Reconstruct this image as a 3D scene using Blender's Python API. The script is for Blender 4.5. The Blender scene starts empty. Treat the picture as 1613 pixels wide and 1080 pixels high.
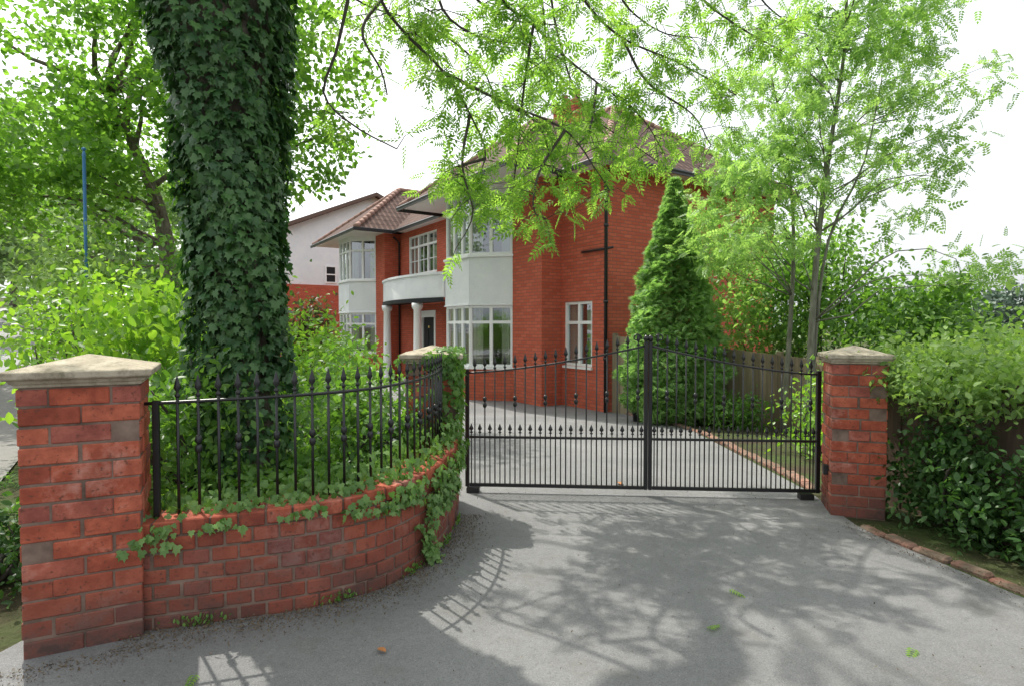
import bpy, bmesh, math, random
import numpy as np
from mathutils import Vector
R=math.radians
rng=np.random.default_rng(7); random.seed(7)
scene=bpy.context.scene; COL=scene.collection
F=920.0; HC=1.3; PITCH=math.atan(25/F)
def P(px,py,Y):
    dx=(px-806.5)/F; dz=-(py-540)/F
    y=math.cos(PITCH)+math.sin(PITCH)*dz; z=-math.sin(PITCH)+math.cos(PITCH)*dz
    t=Y/y
    return Vector((dx*t,Y,HC+z*t))
U=Vector((-.55,.835,0)); NN=Vector((-.835,-.55,0)); CX,CY=2.0,12.4
def HP(s,p,z): return Vector((CX,CY,0))+U*s+NN*p+Vector((0,0,z))
def sm(a,b,x):
    t=np.clip((x-a)/(b-a),0,1); return t*t*(3-2*t)
def gz(x,y):
    x=np.asarray(x,float); y=np.asarray(y,float)
    b=-.835*x-.55*y; a=-.55*x+.835*y
    h=-.52*np.clip((y-4.6)/7.8,0,1)
    r=np.clip(.05*np.maximum(0,a-9),0,7)
    w=sm(-5,-1.5,b)
    return h*(1-w)+r*w
def g(x,y): return float(gz(x,y))
# ---------------------------------------------------------------- materials
class NM:
    def __init__(s,name):
        s.m=bpy.data.materials.new(name); s.m.use_nodes=True; s.t=s.m.node_tree; s.t.nodes.clear()
        s.out=s.n('ShaderNodeOutputMaterial')
    def n(s,t,**k):
        o=s.t.nodes.new(t)
        for a,b in k.items(): setattr(o,a,b)
        return o
    def l(s,a,b): s.t.links.new(a,b)
    def noise(s,scale,detail=4,vec=None,rough=.6):
        o=s.n('ShaderNodeTexNoise'); o.inputs['Scale'].default_value=scale; o.inputs['Detail'].default_value=detail; o.inputs['Roughness'].default_value=rough
        if vec is not None: s.l(vec,o.inputs['Vector'])
        return o.outputs[0]
    def ramp(s,fac,stops):
        o=s.n('ShaderNodeValToRGB'); e=o.color_ramp.elements
        while len(e)<len(stops): e.new(.5)
        for i,(p,c) in enumerate(stops):
            e[i].position=p; e[i].color=(*c,1) if len(c)==3 else c
        s.l(fac,o.inputs[0]); return o.outputs[0]
    def mix(s,fac,a,b,mode='MIX'):
        o=s.n('ShaderNodeMixRGB',blend_type=mode)
        for i,v in ((0,fac),(1,a),(2,b)):
            if isinstance(v,(int,float)): o.inputs[i].default_value=v
            elif isinstance(v,tuple): o.inputs[i].default_value=(*v,1)
            else: s.l(v,o.inputs[i])
        return o.outputs[0]
    def bump(s,h,strength=.3,dist=.01):
        o=s.n('ShaderNodeBump'); o.inputs['Strength'].default_value=strength; o.inputs['Distance'].default_value=dist
        s.l(h,o.inputs['Height']); return o.outputs[0]
    def pr(s,col,rough=.7,metal=0,spec=.5,normal=None):
        o=s.n('ShaderNodeBsdfPrincipled')
        if isinstance(col,tuple): o.inputs['Base Color'].default_value=(*col,1)
        else: s.l(col,o.inputs['Base Color'])
        o.inputs['Roughness'].default_value=rough; o.inputs['Metallic'].default_value=metal
        o.inputs['Specular IOR Level'].default_value=spec
        if normal is not None: s.l(normal,o.inputs['Normal'])
        return o.outputs[0]
    def fin(s,sh): s.l(sh,s.out.inputs[0]); return s.m
    def obj(s): return s.n('ShaderNodeTexCoord').outputs['Object']
    def uv(s): return s.n('ShaderNodeTexCoord').outputs['UV']
    def rnd(s): return s.n('ShaderNodeNewGeometry').outputs['Random Per Island']
    def pos(s): return s.n('ShaderNodeNewGeometry').outputs['Position']
    def z(s):
        o=s.n('ShaderNodeSeparateXYZ'); s.l(s.pos(),o.inputs[0]); return o.outputs[2]
def simple(name,col,rough=.6,nscale=8,var=.25,bs=.2,bd=.005,metal=0,spec=.5):
    k=NM(name); nz=k.noise(nscale,5,k.pos())
    c=k.mix(nz,tuple(x*(1-var) for x in col),tuple(min(1,x*(1+var)) for x in col))
    return k.fin(k.pr(c,rough,metal,spec,k.bump(k.noise(nscale*6,4,k.pos()),bs,bd)))
def leafmat(name,c1,c2,tr=(1.7,2.0,.7),tf=.45,rough=.45,spec=.4):
    k=NM(name); r=k.rnd(); big=k.noise(1.3,2,k.pos())
    c=k.mix(r,c1,c2); c=k.mix(k.ramp(big,[(.35,(0,0,0)),(.7,(1,1,1))]),k.mix(1.0,c,(.7,.76,.7),'MULTIPLY'),c)
    p=k.pr(c,rough,0,spec)
    t=k.n('ShaderNodeBsdfTranslucent'); vm=k.n('ShaderNodeVectorMath',operation='MULTIPLY'); vm.inputs[1].default_value=tr
    k.l(c,vm.inputs[0]); k.l(vm.outputs[0],t.inputs[0])
    mx=k.n('ShaderNodeMixShader'); mx.inputs[0].default_value=tf; k.l(p,mx.inputs[1]); k.l(t.outputs[0],mx.inputs[2])
    return k.fin(mx.outputs[0])
M={}
M['ash']=leafmat('ash_leaf',(.14,.29,.05),(.26,.42,.09),(2.2,2.1,1.2),.58)
M['ashr']=leafmat('ash_leaf_right',(.20,.36,.10),(.34,.50,.17),(1.8,1.8,1.1),.5)
M['maple']=leafmat('maple_leaf',(.10,.22,.035),(.20,.36,.07),(2.1,2.1,1.0),.52)
M['far']=leafmat('far_haze_leaf',(.20,.31,.13),(.33,.47,.21),(1.4,1.4,1.0),.4)  # paler greens put distance haze into the leaf colour
M['distant']=leafmat('distant_leaf',(.09,.14,.10),(.14,.20,.14),(1,1,1),.2)
M['ivy']=leafmat('ivy_leaf',(.035,.10,.035),(.10,.20,.065),(1.3,1.6,.6),.2,.45,.35)
M['ivyl']=leafmat('ivy_leaf_light',(.09,.19,.045),(.22,.36,.11),(1.6,1.8,.7),.3,.4)
M['laurel']=leafmat('laurel_leaf',(.15,.31,.045),(.29,.46,.08),(1.8,1.8,.7),.45,.35)
M['shrub']=leafmat('shrub_leaf',(.09,.20,.04),(.20,.35,.09),(1.8,1.9,.7),.4,.45)
M['hedge']=leafmat('hedge_leaf',(.04,.10,.028),(.11,.22,.065),(1.6,1.8,.7),.3,.4)
M['climb']=leafmat('climber_leaf',(.18,.31,.08),(.34,.47,.17),(1.6,1.7,.7),.4,.5)
M['conifer']=leafmat('conifer_leaf',(.20,.36,.12),(.36,.52,.20),(1.4,1.6,.8),.4,.6)
M['bronze']=leafmat('bronze_leaf',(.12,.06,.045),(.10,.17,.05),(1.5,1.5,.8),.35,.5)
M['dead']=leafmat('dead_leaf',(.10,.065,.04),(.20,.145,.085),(1,1,1),.1,.7)
M['orange']=leafmat('orange_leaf',(.45,.17,.06),(.5,.2,.07),(1,1,1),.1,.7)
def bark(name='bark',a=(.07,.055,.04),b_=(.24,.21,.17)):
    k=NM(name); mp=k.n('ShaderNodeMapping'); mp.inputs['Scale'].default_value=(1,1,.25); k.l(k.pos(),mp.inputs[0])
    nz=k.noise(22,6,mp.outputs[0]); c=k.ramp(nz,[(.3,a),(.7,b_)])
    return k.fin(k.pr(c,.9,0,.2,k.bump(nz,.8,.02)))
M['bark']=bark()
M['barkp']=bark('pale_bark',(.11,.11,.08),(.24,.24,.19))
M['twig']=simple('twig',(.06,.05,.04),.8)
def brickreal(name,lowz=.36,st=1.0):
    k=NM(name); r=k.rnd()
    c=k.ramp(r,[(0,(.31,.075,.045)),(.3,(.44,.108,.06)),(.8,(.51,.14,.08)),(.93,(.40,.12,.085)),(1,(.28,.09,.075))])
    n1=k.noise(14,6,k.pos()); c=k.mix(k.ramp(n1,[(.38,(0,0,0)),(.62,(1,1,1))]),k.mix(1.0,c,(.66,.62,.64),'MULTIPLY'),c)
    n3=k.noise(3.5,7,k.pos(),.7); c=k.mix(k.ramp(n3,[(.54,(0,0,0)),(.72,(.5,.5,.5))]),c,(.50,.38,.34))
    n4=k.noise(55,5,k.pos()); c=k.mix(k.ramp(n4,[(.30,(.9,.9,.9)),(.43,(0,0,0))]),c,(.11,.05,.035))
    zz=k.z(); low=k.ramp(zz,[(.04,(1,1,1)),(lowz,(0,0,0))]) 
    md=k.mix(1.0,low,k.ramp(k.noise(7,6,k.pos(),.7),[(.3,(.25,.25,.25)),(.6,(1,1,1))]),'MULTIPLY')
    c=k.mix(md,c,(.09,.055,.047))
    return k.fin(k.pr(c,.85,0,.25,k.bump(k.noise(80,6,k.pos()),.6,.005)))
M['brick']=brickreal('brick_units')
M['brickw']=brickreal('wall_brick_units',.52)
def mortar():
    k=NM('mortar'); c=k.ramp(k.noise(9,5,k.pos()),[(.3,(.10,.07,.055)),(.7,(.27,.19,.15))])
    return k.fin(k.pr(c,.95,0,.2,k.bump(k.noise(120,3,k.pos()),.4,.003)))
M['mortar']=mortar()
def housebrick(name='house_brick',c1=(.52,.10,.052),c2=(.66,.155,.088)):
    k=NM(name); b=k.n('ShaderNodeTexBrick'); k.l(k.uv(),b.inputs['Vector'])
    b.inputs['Scale'].default_value=1; b.inputs['Brick Width'].default_value=.225; b.inputs['Row Height'].default_value=.075
    b.inputs['Mortar Size'].default_value=.008; b.inputs['Mortar Smooth'].default_value=.2; b.inputs['Bias'].default_value=-.1
    b.inputs['Color1'].default_value=(*c1,1); b.inputs['Color2'].default_value=(*c2,1); b.inputs['Mortar'].default_value=(.26,.11,.085,1)
    n1=k.noise(1.1,5,k.pos()); c=k.mix(k.ramp(n1,[(.3,(.5,.5,.5)),(.7,(0,0,0))]),b.outputs[0],k.mix(1.0,b.outputs[0],(.76,.70,.70),'MULTIPLY'))
    c=k.mix(.18,c,k.mix(k.noise(30,3,k.pos()),(.3,.05,.03),(.6,.17,.1)))
    inv=k.n('ShaderNodeInvert'); k.l(b.outputs[1],inv.inputs[1])
    return k.fin(k.pr(c,.85,0,.3,k.bump(inv.outputs[0],.6,.008)))
M['hbrick']=housebrick()
def tiles():
    k=NM('roof_tile'); s=k.n('ShaderNodeSeparateXYZ'); k.l(k.uv(),s.inputs[0])
    def fr(sock,per):
        d=k.n('ShaderNodeMath',operation='DIVIDE'); d.inputs[1].default_value=per; k.l(sock,d.inputs[0])
        f=k.n('ShaderNodeMath',operation='FRACT'); k.l(d.outputs[0],f.inputs[0]); return f.outputs[0]
    u=fr(s.outputs[0],.2); v=fr(s.outputs[1],.34)
    ur=k.ramp(u,[(0,(0,0,0)),(.12,(.1,.1,.1)),(.3,(1,1,1)),(.5,(1,1,1)),(.68,(.1,.1,.1)),(1,(0,0,0))])
    vr=k.ramp(v,[(0,(0,0,0)),(.1,(1,1,1)),(1,(.35,.35,.35))])
    h=k.mix(.5,ur,vr)
    nz=k.noise(2.2,6,k.pos()); c=k.ramp(nz,[(.3,(.12,.074,.06)),(.7,(.23,.148,.12))])
    c=k.mix(.6,c,k.mix(1.0,c,k.mix(1.0,ur,vr,'MULTIPLY'),'MULTIPLY'))
    return k.fin(k.pr(c,.9,0,.15,k.bump(h,1.0,.03)))
M['tile']=tiles()
M['ridge']=simple('ridge_tile',(.28,.165,.125),.85,5)
def asphalt():
    k=NM('asphalt'); p=k.pos()
    big=k.noise(.8,6,p); c=k.ramp(big,[(.3,(.155,.156,.158)),(.7,(.235,.235,.235))])
    mid=k.noise(28,4,p,.7); c=k.mix(k.ramp(mid,[(.35,(.3,.3,.3)),(.6,(0,0,0))]),c,k.mix(1.0,c,(.62,.62,.62),'MULTIPLY'))
    f=k.noise(150,3,p,.8); c=k.mix(k.ramp(f,[(.38,(.6,.6,.6)),(.5,(0,0,0))]),c,k.mix(1.0,c,(.5,.5,.5),'MULTIPLY'))
    f2=k.noise(200,2,p,.8); c=k.mix(k.ramp(f2,[(.58,(0,0,0)),(.68,(.5,.5,.5))]),c,(.40,.40,.38))
    m=k.noise(2.6,7,p,.7); c=k.mix(k.ramp(m,[(.54,(0,0,0)),(.75,(.55,.55,.55))]),c,(.12,.112,.095))
    return k.fin(k.pr(c,.85,0,.3,k.bump(f,.5,.006)))
M['asphalt']=asphalt()
M['road']=simple('road',(.22,.22,.22),.8,1.5)
M['path']=simple('path',(.19,.18,.17),.9,2)
M['soil']=simple('soil',(.085,.062,.045),1,5,.5,.8,.03)
def gnd():
    k=NM('ground'); p=k.pos(); c=k.ramp(k.noise(1.5,6,p),[(.35,(.065,.05,.035)),(.6,(.06,.085,.03))])
    return k.fin(k.pr(c,1,0,.1,k.bump(k.noise(14,5,p),.9,.04)))
M['ground']=gnd()
def stone():
    k=NM('cap_stone'); p=k.pos(); c=k.ramp(k.noise(7,6,p),[(.3,(.31,.265,.195)),(.68,(.53,.47,.37))])
    c=k.mix(k.ramp(k.noise(22,6,p,.7),[(.48,(0,0,0)),(.68,(.8,.8,.8))]),c,(.18,.16,.11))
    return k.fin(k.pr(c,.9,0,.2,k.bump(k.noise(70,5,p),.7,.006)))
M['stone']=stone()
def render_w():
    k=NM('white_roughcast'); p=k.pos(); c=k.ramp(k.noise(2,5,p),[(.3,(.78,.80,.83)),(.7,(.88,.89,.90))])
    return k.fin(k.pr(c,.9,0,.2,k.bump(k.noise(55,3,p),.8,.025)))
M['white']=render_w()
M['paint']=simple('white_paint',(.85,.85,.85),.4,3,.03,.05)
M['iron']=simple('black_iron',(.012,.012,.013),.35,12,.3,.15,.002,0,.5)
M['black']=simple('black_plastic',(.015,.015,.016),.4)
M['door']=simple('door_paint',(.02,.022,.025),.5,8,.2,.1,.003,0,.2)
M['brass']=simple('brass',(.7,.5,.18),.3,5,.1,.05,.002,1)
M['barge']=simple('barge_board',(.12,.07,.05),.6)
M['curtain']=simple('curtain',(.66,.64,.56),.9,3)
M['int']=simple('interior',(.18,.16,.14),.9)
M['blue']=simple('blue_paint',(.03,.16,.36),.4)
M['kerb']=simple('kerb_stone',(.38,.36,.34),.9,4)
def pinkbrick():
    k=NM('edging_brick'); c=k.ramp(k.rnd(),[(0,(.22,.10,.075)),(1,(.36,.19,.145))]); n=k.noise(9,5,k.pos())
    c=k.mix(k.ramp(n,[(.36,(0,0,0)),(.58,(.9,.9,.9))]),c,(.14,.115,.085))
    return k.fin(k.pr(c,.9,0,.2,k.bump(k.noise(60,4,k.pos()),.5,.006)))
M['edging']=pinkbrick()
def timber(name,a,b_):
    k=NM(name); r=k.rnd(); mp=k.n('ShaderNodeMapping'); mp.inputs['Scale'].default_value=(1,1,.06); k.l(k.pos(),mp.inputs[0])
    c=k.ramp(r,[(0,a),(1,b_)]); n=k.noise(45,5,mp.outputs[0]); c=k.mix(.5,c,k.mix(1.0,c,k.ramp(n,[(.3,(.3,.3,.3)),(.7,(1,1,1))]),'MULTIPLY'))
    return k.fin(k.pr(c,.85,0,.2,k.bump(n,.3,.004)))
M['timber']=timber('timber',(.21,.165,.11),(.38,.31,.21))
M['timberd']=timber('dark_timber',(.09,.065,.047),(.17,.125,.09))
def glass():
    k=NM('window_glass'); t=k.n('ShaderNodeBsdfTransparent'); t.inputs[0].default_value=(.8,.84,.84,1)
    gl=k.n('ShaderNodeBsdfGlossy'); gl.inputs['Roughness'].default_value=.03; gl.inputs[0].default_value=(.9,.95,1,1)
    lw=k.n('ShaderNodeLayerWeight'); lw.inputs[0].default_value=.35
    rp=k.ramp(lw.outputs[1],[(0,(.22,.22,.22)),(1,(.85,.85,.85))])
    mx=k.n('ShaderNodeMixShader'); k.l(rp,mx.inputs[0]); k.l(t.outputs[0],mx.inputs[1]); k.l(gl.outputs[0],mx.inputs[2]); return k.fin(mx.outputs[0])
M['glass']=glass()
# ---------------------------------------------------------------- mesh helpers
ORG={}
def link(o,parent=None):
    COL.objects.link(o)
    if parent is not None: o.parent=parent
    return o
def tag(o,label=None,cat=None,group=None,kind=None):
    if label: o['label']=label
    if cat: o['category']=cat
    if group: o['group']=group
    if kind: o['kind']=kind
    return o
def empty(name,loc,label,cat,group=None):
    o=bpy.data.objects.new(name,None); COL.objects.link(o); o.location=loc; o.empty_display_size=.2
    ORG[o.name]=Vector(loc); return tag(o,label,cat,group)
class MB:
    def __init__(s): s.v=[]; s.f=[]
    def add(s,vs,fs):
        b=len(s.v); s.v.extend([tuple(x) for x in vs]); s.f.extend([tuple(i+b for i in f) for f in fs])
    def poly(s,*pts): s.add(pts,[tuple(range(len(pts)))])
    def obox(s,o,T,N,x0,x1,z0,z1,d0,d1):
        o=Vector(o); Z=Vector((0,0,1)); vs=[o+T*x+N*d+Z*z for z in (z0,z1) for x,d in ((x0,d0),(x1,d0),(x1,d1),(x0,d1))]
        fs=[(0,1,2,3),(7,6,5,4),(0,4,5,1),(1,5,6,2),(2,6,7,3),(3,7,4,0)]
        if T.cross(N).z>0: fs=[f[::-1] for f in fs]
        s.add(vs,fs)
    def box(s,c,sz,rz=0):
        T=Vector((math.cos(rz),math.sin(rz),0)); N=Vector((-math.sin(rz),math.cos(rz),0))
        s.obox(c,T,N,-sz[0]/2,sz[0]/2,-sz[2]/2,sz[2]/2,-sz[1]/2,sz[1]/2)
    def tube(s,pts,rad,n=6,cap=True):
        pts=[Vector(p) for p in pts]
        if not hasattr(rad,'__len__'): rad=[rad]*len(pts)
        b=len(s.v); X=None
        for i,p in enumerate(pts):
            d=(pts[min(i+1,len(pts)-1)]-pts[max(i-1,0)])
            if d.length<1e-9: d=Vector((0,0,1))
            d.normalize()
            if X is None: X=d.orthogonal().normalized()
            X=(X-d*X.dot(d)); X=X.normalized() if X.length>1e-6 else d.orthogonal().normalized()
            Y=d.cross(X)
            for k in range(n):
                a=2*math.pi*k/n; s.v.append(tuple(p+X*(rad[i]*math.cos(a))+Y*(rad[i]*math.sin(a))))
        for i in range(len(pts)-1):
            for k in range(n):
                k2=(k+1)%n; s.f.append((b+i*n+k,b+i*n+k2,b+(i+1)*n+k2,b+(i+1)*n+k))
        if cap: s.f.append(tuple(b+k for k in range(n))[::-1]); s.f.append(tuple(b+(len(pts)-1)*n+k for k in range(n)))
    def lathe(s,c,prof,n=8,flat=1,rz=0):
        c=Vector(c); b=len(s.v)
        for r,z in prof:
            for k in range(n):
                a=2*math.pi*k/n; x=r*math.cos(a); y=r*math.sin(a)*flat
                s.v.append((c.x+x*math.cos(rz)-y*math.sin(rz),c.y+x*math.sin(rz)+y*math.cos(rz),c.z+z))
        for i in range(len(prof)-1):
            for k in range(n):
                k2=(k+1)%n; s.f.append((b+i*n+k,b+i*n+k2,b+(i+1)*n+k2,b+(i+1)*n+k))
        s.f.append(tuple(b+k for k in range(n))[::-1]); s.f.append(tuple(b+(len(prof)-1)*n+k for k in range(n)))
    def build(s,name,mat,parent=None,smooth=False,bevel=0,uv=False,origin=None):
        org=Vector((0,0,0))
        if parent is not None: org=ORG[parent.name]
        elif origin is not None: org=Vector(origin)
        me=bpy.data.meshes.new(name); me.from_pydata([(x-org.x,y-org.y,z-org.z) for x,y,z in s.v],[],s.f)
        if bevel:
            bm=bmesh.new(); bm.from_mesh(me); bmesh.ops.bevel(bm,geom=bm.edges[:],offset=bevel,segments=1,affect='EDGES'); bm.to_mesh(me); bm.free()
        me.update()
        if uv:
            l=me.uv_layers.new(name='UVMap')
            for p in me.polygons:
                N=p.normal
                t=Vector((0,0,1)).cross(N)
                if t.length<.05: t=Vector((1,0,0))
                t.normalize(); bb=N.cross(t)
                for li in p.loop_indices:
                    c=me.vertices[me.loops[li].vertex_index].co+org; l.data[li].uv=(c.dot(t),c.dot(bb))
        if smooth: me.shade_smooth()
        me.materials.append(mat)
        o=bpy.data.objects.new(name,me); link(o,parent)
        if parent is None: o.location=org
        ORG[o.name]=org
        return o
def cr(pts,step,closed=False):
    pts=[Vector(p) for p in pts]; q=[pts[0]*2-pts[1]]+pts+[pts[-1]*2-pts[-2]]; out=[]
    for i in range(1,len(q)-2):
        for j in range(20):
            t=j/20; a,b,c,d=q[i-1],q[i],q[i+1],q[i+2]
            out.append(.5*((2*b)+(c-a)*t+(2*a-5*b+4*c-d)*t*t+(3*b-a-3*c+d)*t**3))
    out.append(pts[-1]); L=[0]
    for i in range(1,len(out)): L.append(L[-1]+(out[i]-out[i-1]).length)
    n=max(1,round(L[-1]/step)); res=[]; k=0
    for i in range(n+1):
        d=L[-1]*i/n
        while k<len(L)-2 and L[k+1]<d: k+=1
        f=(d-L[k])/max(1e-9,L[k+1]-L[k]); res.append(out[k].lerp(out[k+1],f))
    return res
# ---------------------------------------------------------------- leaves
def T_simple(w=.28): return np.array([(0,0,0),(w,.45,.06),(0,1,-.06),(-w,.45,.06)],float),[(0,1,2),(0,2,3)]
def T_oval(w=.27):
    v=[(0,0,0),(w*.7,.2,.04),(w,.48,.06),(w*.65,.78,.03),(0,1,-.08),(-w*.65,.78,.03),(-w,.48,.06),(-w*.7,.2,.04),(0,.5,0)]
    return np.array(v,float),[(0,1,2,8),(8,2,3,4),(8,4,5,6),(0,8,6,7)]
def T_ivy():
    v=[(0,0,0),(.22,-.12,.0),(.5,.12,-.05),(.3,.34,.02),(.36,.6,0),(.14,.62,.02),(0,1,-.08)]
    v=v+[(-x,y,z) for x,y,z in v[1:6][::-1]]+[(0,.3,.06)]
    n=len(v)-1
    return np.array(v,float),[(i,(i+1)%n,n) for i in range(n)]
def T_ash(pairs=4,wd=.058):
    V=[];Fc=[]
    def lf(o,ang,L,w):
        b=len(V); c,s_=math.cos(ang),math.sin(ang)
        for x,y,z in ((0,0,0),(w,.42*L,.02),(0,L,-.05),(-w,.42*L,.02)):
            V.append((o[0]+x*c+y*s_,o[1]-x*s_+y*c,o[2]+z))
        Fc.extend([(b,b+1,b+2),(b,b+2,b+3)])
    for i in range(pairs):
        t=.22+.72*i/pairs
        for sg in (-1,1): lf((0,t,-.1*t*t),sg*R(62-4*i),.32-.015*i,wd)
    lf((0,.92,-.09),0,.30,wd)
    b=len(V); V.extend([(-.006,0,0),(.006,0,0),(.004,.95,-.09),(-.004,.95,-.09)]); Fc.append((b,b+1,b+2,b+3))
    return np.array(V,float),Fc
def T_spray():
    V=[];Fc=[]
    for i,a in enumerate((-60,-35,-12,12,35,60)):
        b=len(V); L=1-.25*abs(a)/60; c,s_=math.cos(R(a)),math.sin(R(a))
        for x,y in ((0,0),(.09,.5*L),(0,L),(-.09,.5*L)): V.append((x*c+y*s_,-x*s_+y*c,-.15*y*y))
        Fc.append((b,b+1,b+2,b+3))
    return np.array(V,float),Fc
TS,TO,TI,TA,TP=T_simple(),T_oval(),T_ivy(),T_ash(5,.055),T_spray()
TA3=T_ash(4,.085)
TS2=T_simple(.4)
def unit(a): return a/np.maximum(1e-9,np.linalg.norm(a,axis=1,keepdims=True))
def leaves(name,pos,size,tpl,mat,parent=None,axis=None,nrm=None,jit=.5,origin=None,smooth=False):
    pos=np.asarray(pos,float); n=len(pos); tv,tf=tpl
    ax=rng.normal(size=(n,3)); 
    if axis is not None: ax=unit(np.broadcast_to(axis,(n,3)))+ax*jit
    else: ax[:,2]-=.4
    ax=unit(ax)
    nn=rng.normal(size=(n,3))
    if nrm is not None: nn=unit(np.broadcast_to(nrm,(n,3)))+nn*jit
    else: nn[:,2]=np.abs(nn[:,2])+.5
    b=unit(np.cross(ax,nn)); c=np.cross(b,ax)
    size=np.broadcast_to(size,(n,))*rng.uniform(.65,1.25,n)
    V=pos[:,None,:]+size[:,None,None]*(tv[None,:,0:1]*b[:,None,:]+tv[None,:,1:2]*ax[:,None,:]+tv[None,:,2:3]*c[:,None,:])
    org=np.zeros(3)
    if parent is not None: org=np.array(ORG[parent.name])
    elif origin is not None: org=np.array(origin)
    V=(V-org).reshape(-1,3); m=len(tv)
    lt=np.array([len(f) for f in tf]); fl=np.concatenate([np.array(f) for f in tf])
    L=(fl[None,:]+(np.arange(n)*m)[:,None]).ravel(); tot=np.tile(lt,n); st=np.concatenate([[0],np.cumsum(tot)[:-1]])
    me=bpy.data.meshes.new(name); me.vertices.add(len(V)); me.vertices.foreach_set('co',V.ravel().astype(np.float32))
    me.loops.add(len(L)); me.loops.foreach_set('vertex_index',L.astype(np.int32))
    me.polygons.add(len(tot)); me.polygons.foreach_set('loop_start',st.astype(np.int32)); me.polygons.foreach_set('loop_total',tot.astype(np.int32))
    me.update(calc_edges=True); me.materials.append(mat)
    o=bpy.data.objects.new(name,me); link(o,parent)
    if parent is None: o.location=org
    ORG[o.name]=Vector(org); return o
def ball(n,surf=.5):
    d=unit(rng.normal(size=(n,3))); r=rng.uniform(0,1,n)**(surf/3+.0001); return d*r[:,None]
def limb(mb,a,b,r0,r1,sag=.15,n=5,seg=6):
    a=Vector(a);b=Vector(b); L=(b-a).length; pts=[];off=Vector(rng.normal(size=3))*L*.09; off2=Vector(rng.normal(size=3))*L*.03
    for i in range(seg+1):
        t=i/seg; p=a.lerp(b,t)+Vector((0,0,1))*(math.sin(math.pi*t)*sag*L)+off*math.sin(math.pi*t)+off2*math.sin(3*math.pi*t); pts.append(p)
    mb.tube(pts,[r0+(r1-r0)*i/seg for i in range(seg+1)],n)
def tree(name,label,trunk,tr,crowns,ncl,k,clr,ls,tpl,mat,group=None,nlimb=16,cat='tree',barkm='bark',limbr=.3,flat=.6,extra=()):
    base=trunk[0]; root=empty(name,base,label,cat,group)
    mb=MB(); tp=cr(trunk,.4); n=len(tp); mb.tube(tp,[tr*(1-.75*i/(n-1))+(.25*tr if i==0 else 0) for i in range(n)],8)
    for e in extra:
        tp2=cr(e,.4); m2=len(tp2); mb.tube(tp2,[tr*.6*(1-.8*i/(m2-1)) for i in range(m2)],7)
    cs=[]
    for (c,r) in crowns:
        m=max(3,int(ncl*np.prod(r)**(2/3)/sum(np.prod(rr)**(2/3) for _,rr in crowns)))
        cs.append(np.array(c)+ball(m,1.5)*np.array(r))
    cs=np.vstack(cs)
    for i in rng.permutation(len(cs))[:nlimb]:
        c=Vector(cs[i]); cand=[j for j in range(n//4,n) if tp[j].z<c.z+.2] or [n-1]
        j=min(cand,key=lambda q:(tp[q]-c).length+.6*abs(tp[q].z-(c.z-1))); limb(mb,tp[j],c,tr*limbr,tr*.05,.1)
    mb.build('trunk',M[barkm],root,True)
    pos=np.repeat(cs,k,axis=0)+rng.normal(size=(len(cs)*k,3))*clr*np.array((1,1,flat))*np.repeat(rng.uniform(.5,1.3,len(cs)),k)[:,None]
    leaves('crown',pos,ls,tpl,mat,root)
    return root
def bush(name,label,c,r,ncl,k,clr,ls,tpl,mat,group=None,nst=10,cat='shrub',surf=1.0,base=None,up=None,zmin=None):
    c=np.array(c,float); r=np.array(r,float)
    base=base or (c[0],c[1],c[2]-r[2]); root=empty(name,base,label,cat,group)
    zm=base[2]+.05 if zmin is None else zmin
    cs=c+ball(ncl,surf)*r; cs[:,2]=np.maximum(cs[:,2],zm)
    mb=MB()
    for i in range(min(nst,ncl)): limb(mb,Vector(base)+Vector((rng.uniform(-.15,.15)*r[0],rng.uniform(-.15,.15)*r[1],0)),cs[i],.018,.004,.08,4,5)
    mb.build('stem',M['twig'],root,True)
    pos=np.repeat(cs,k,axis=0)+rng.normal(size=(len(cs)*k,3))*clr*np.repeat(rng.uniform(.6,1.3,len(cs)),k)[:,None]
    pos[:,2]=np.maximum(pos[:,2],base[2]+.02)
    if up is None: leaves('foliage',pos,ls,tpl,mat,root)
    else: leaves('foliage',pos,ls,tpl,mat,root,axis=up,jit=.7)
    return root
# ================================================================ SETTING
def axisgrid(f,near,far):
    a=np.arange(-near,near+.01,f); e=[near]; s=f
    while e[-1]<far: s*=1.35; e.append(e[-1]+s)
    e=np.array(e[1:]); return np.concatenate([-e[::-1],a,e])
xs=axisgrid(.3,14,900); ys=axisgrid(.3,14,900)+4
GX,GY=np.meshgrid(xs,ys); GZ=gz(GX,GY); nx,ny=len(xs),len(ys)
mb=MB(); mb.v=list(zip(GX.ravel().tolist(),GY.ravel().tolist(),GZ.ravel().tolist()))
mb.f=[(j*nx+i,j*nx+i+1,(j+1)*nx+i+1,(j+1)*nx+i) for j in range(ny-1) for i in range(nx-1)]
tag(mb.build('ground',M['ground'],smooth=True),'dark earth and rough grass ground around the plot','ground',kind='structure')
def strip(name,rows,mat,label,cat,off=.009,cols=14):
    mb=MB()
    for (y,xl,xr) in rows:
        for i in range(cols+1):
            x=xl+(xr-xl)*i/cols; mb.v.append((x,y,g(x,y)+off))
    c=cols+1; mb.f=[(j*c+i,j*c+i+1,(j+1)*c+i+1,(j+1)*c+i) for j in range(len(rows)-1) for i in range(cols)]
    return tag(mb.build(name,mat,smooth=True),label,cat,kind='structure')
ly=[-6,1.8,2.5,4,5,8,14,20]; lx=[-3.2,-2.12,-2.0,-1.0,-.9,-2.2,-5,-8]
ry=[-6,1.0,2.78,3.7,4.5,8.8,11.9,13,20]; rx=[3.5,2.9,2.44,2.24,2.33,2.75,2.35,2.1,0]
yy=np.concatenate([np.arange(-6,14,.2),np.arange(14,20,.5)])
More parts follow.
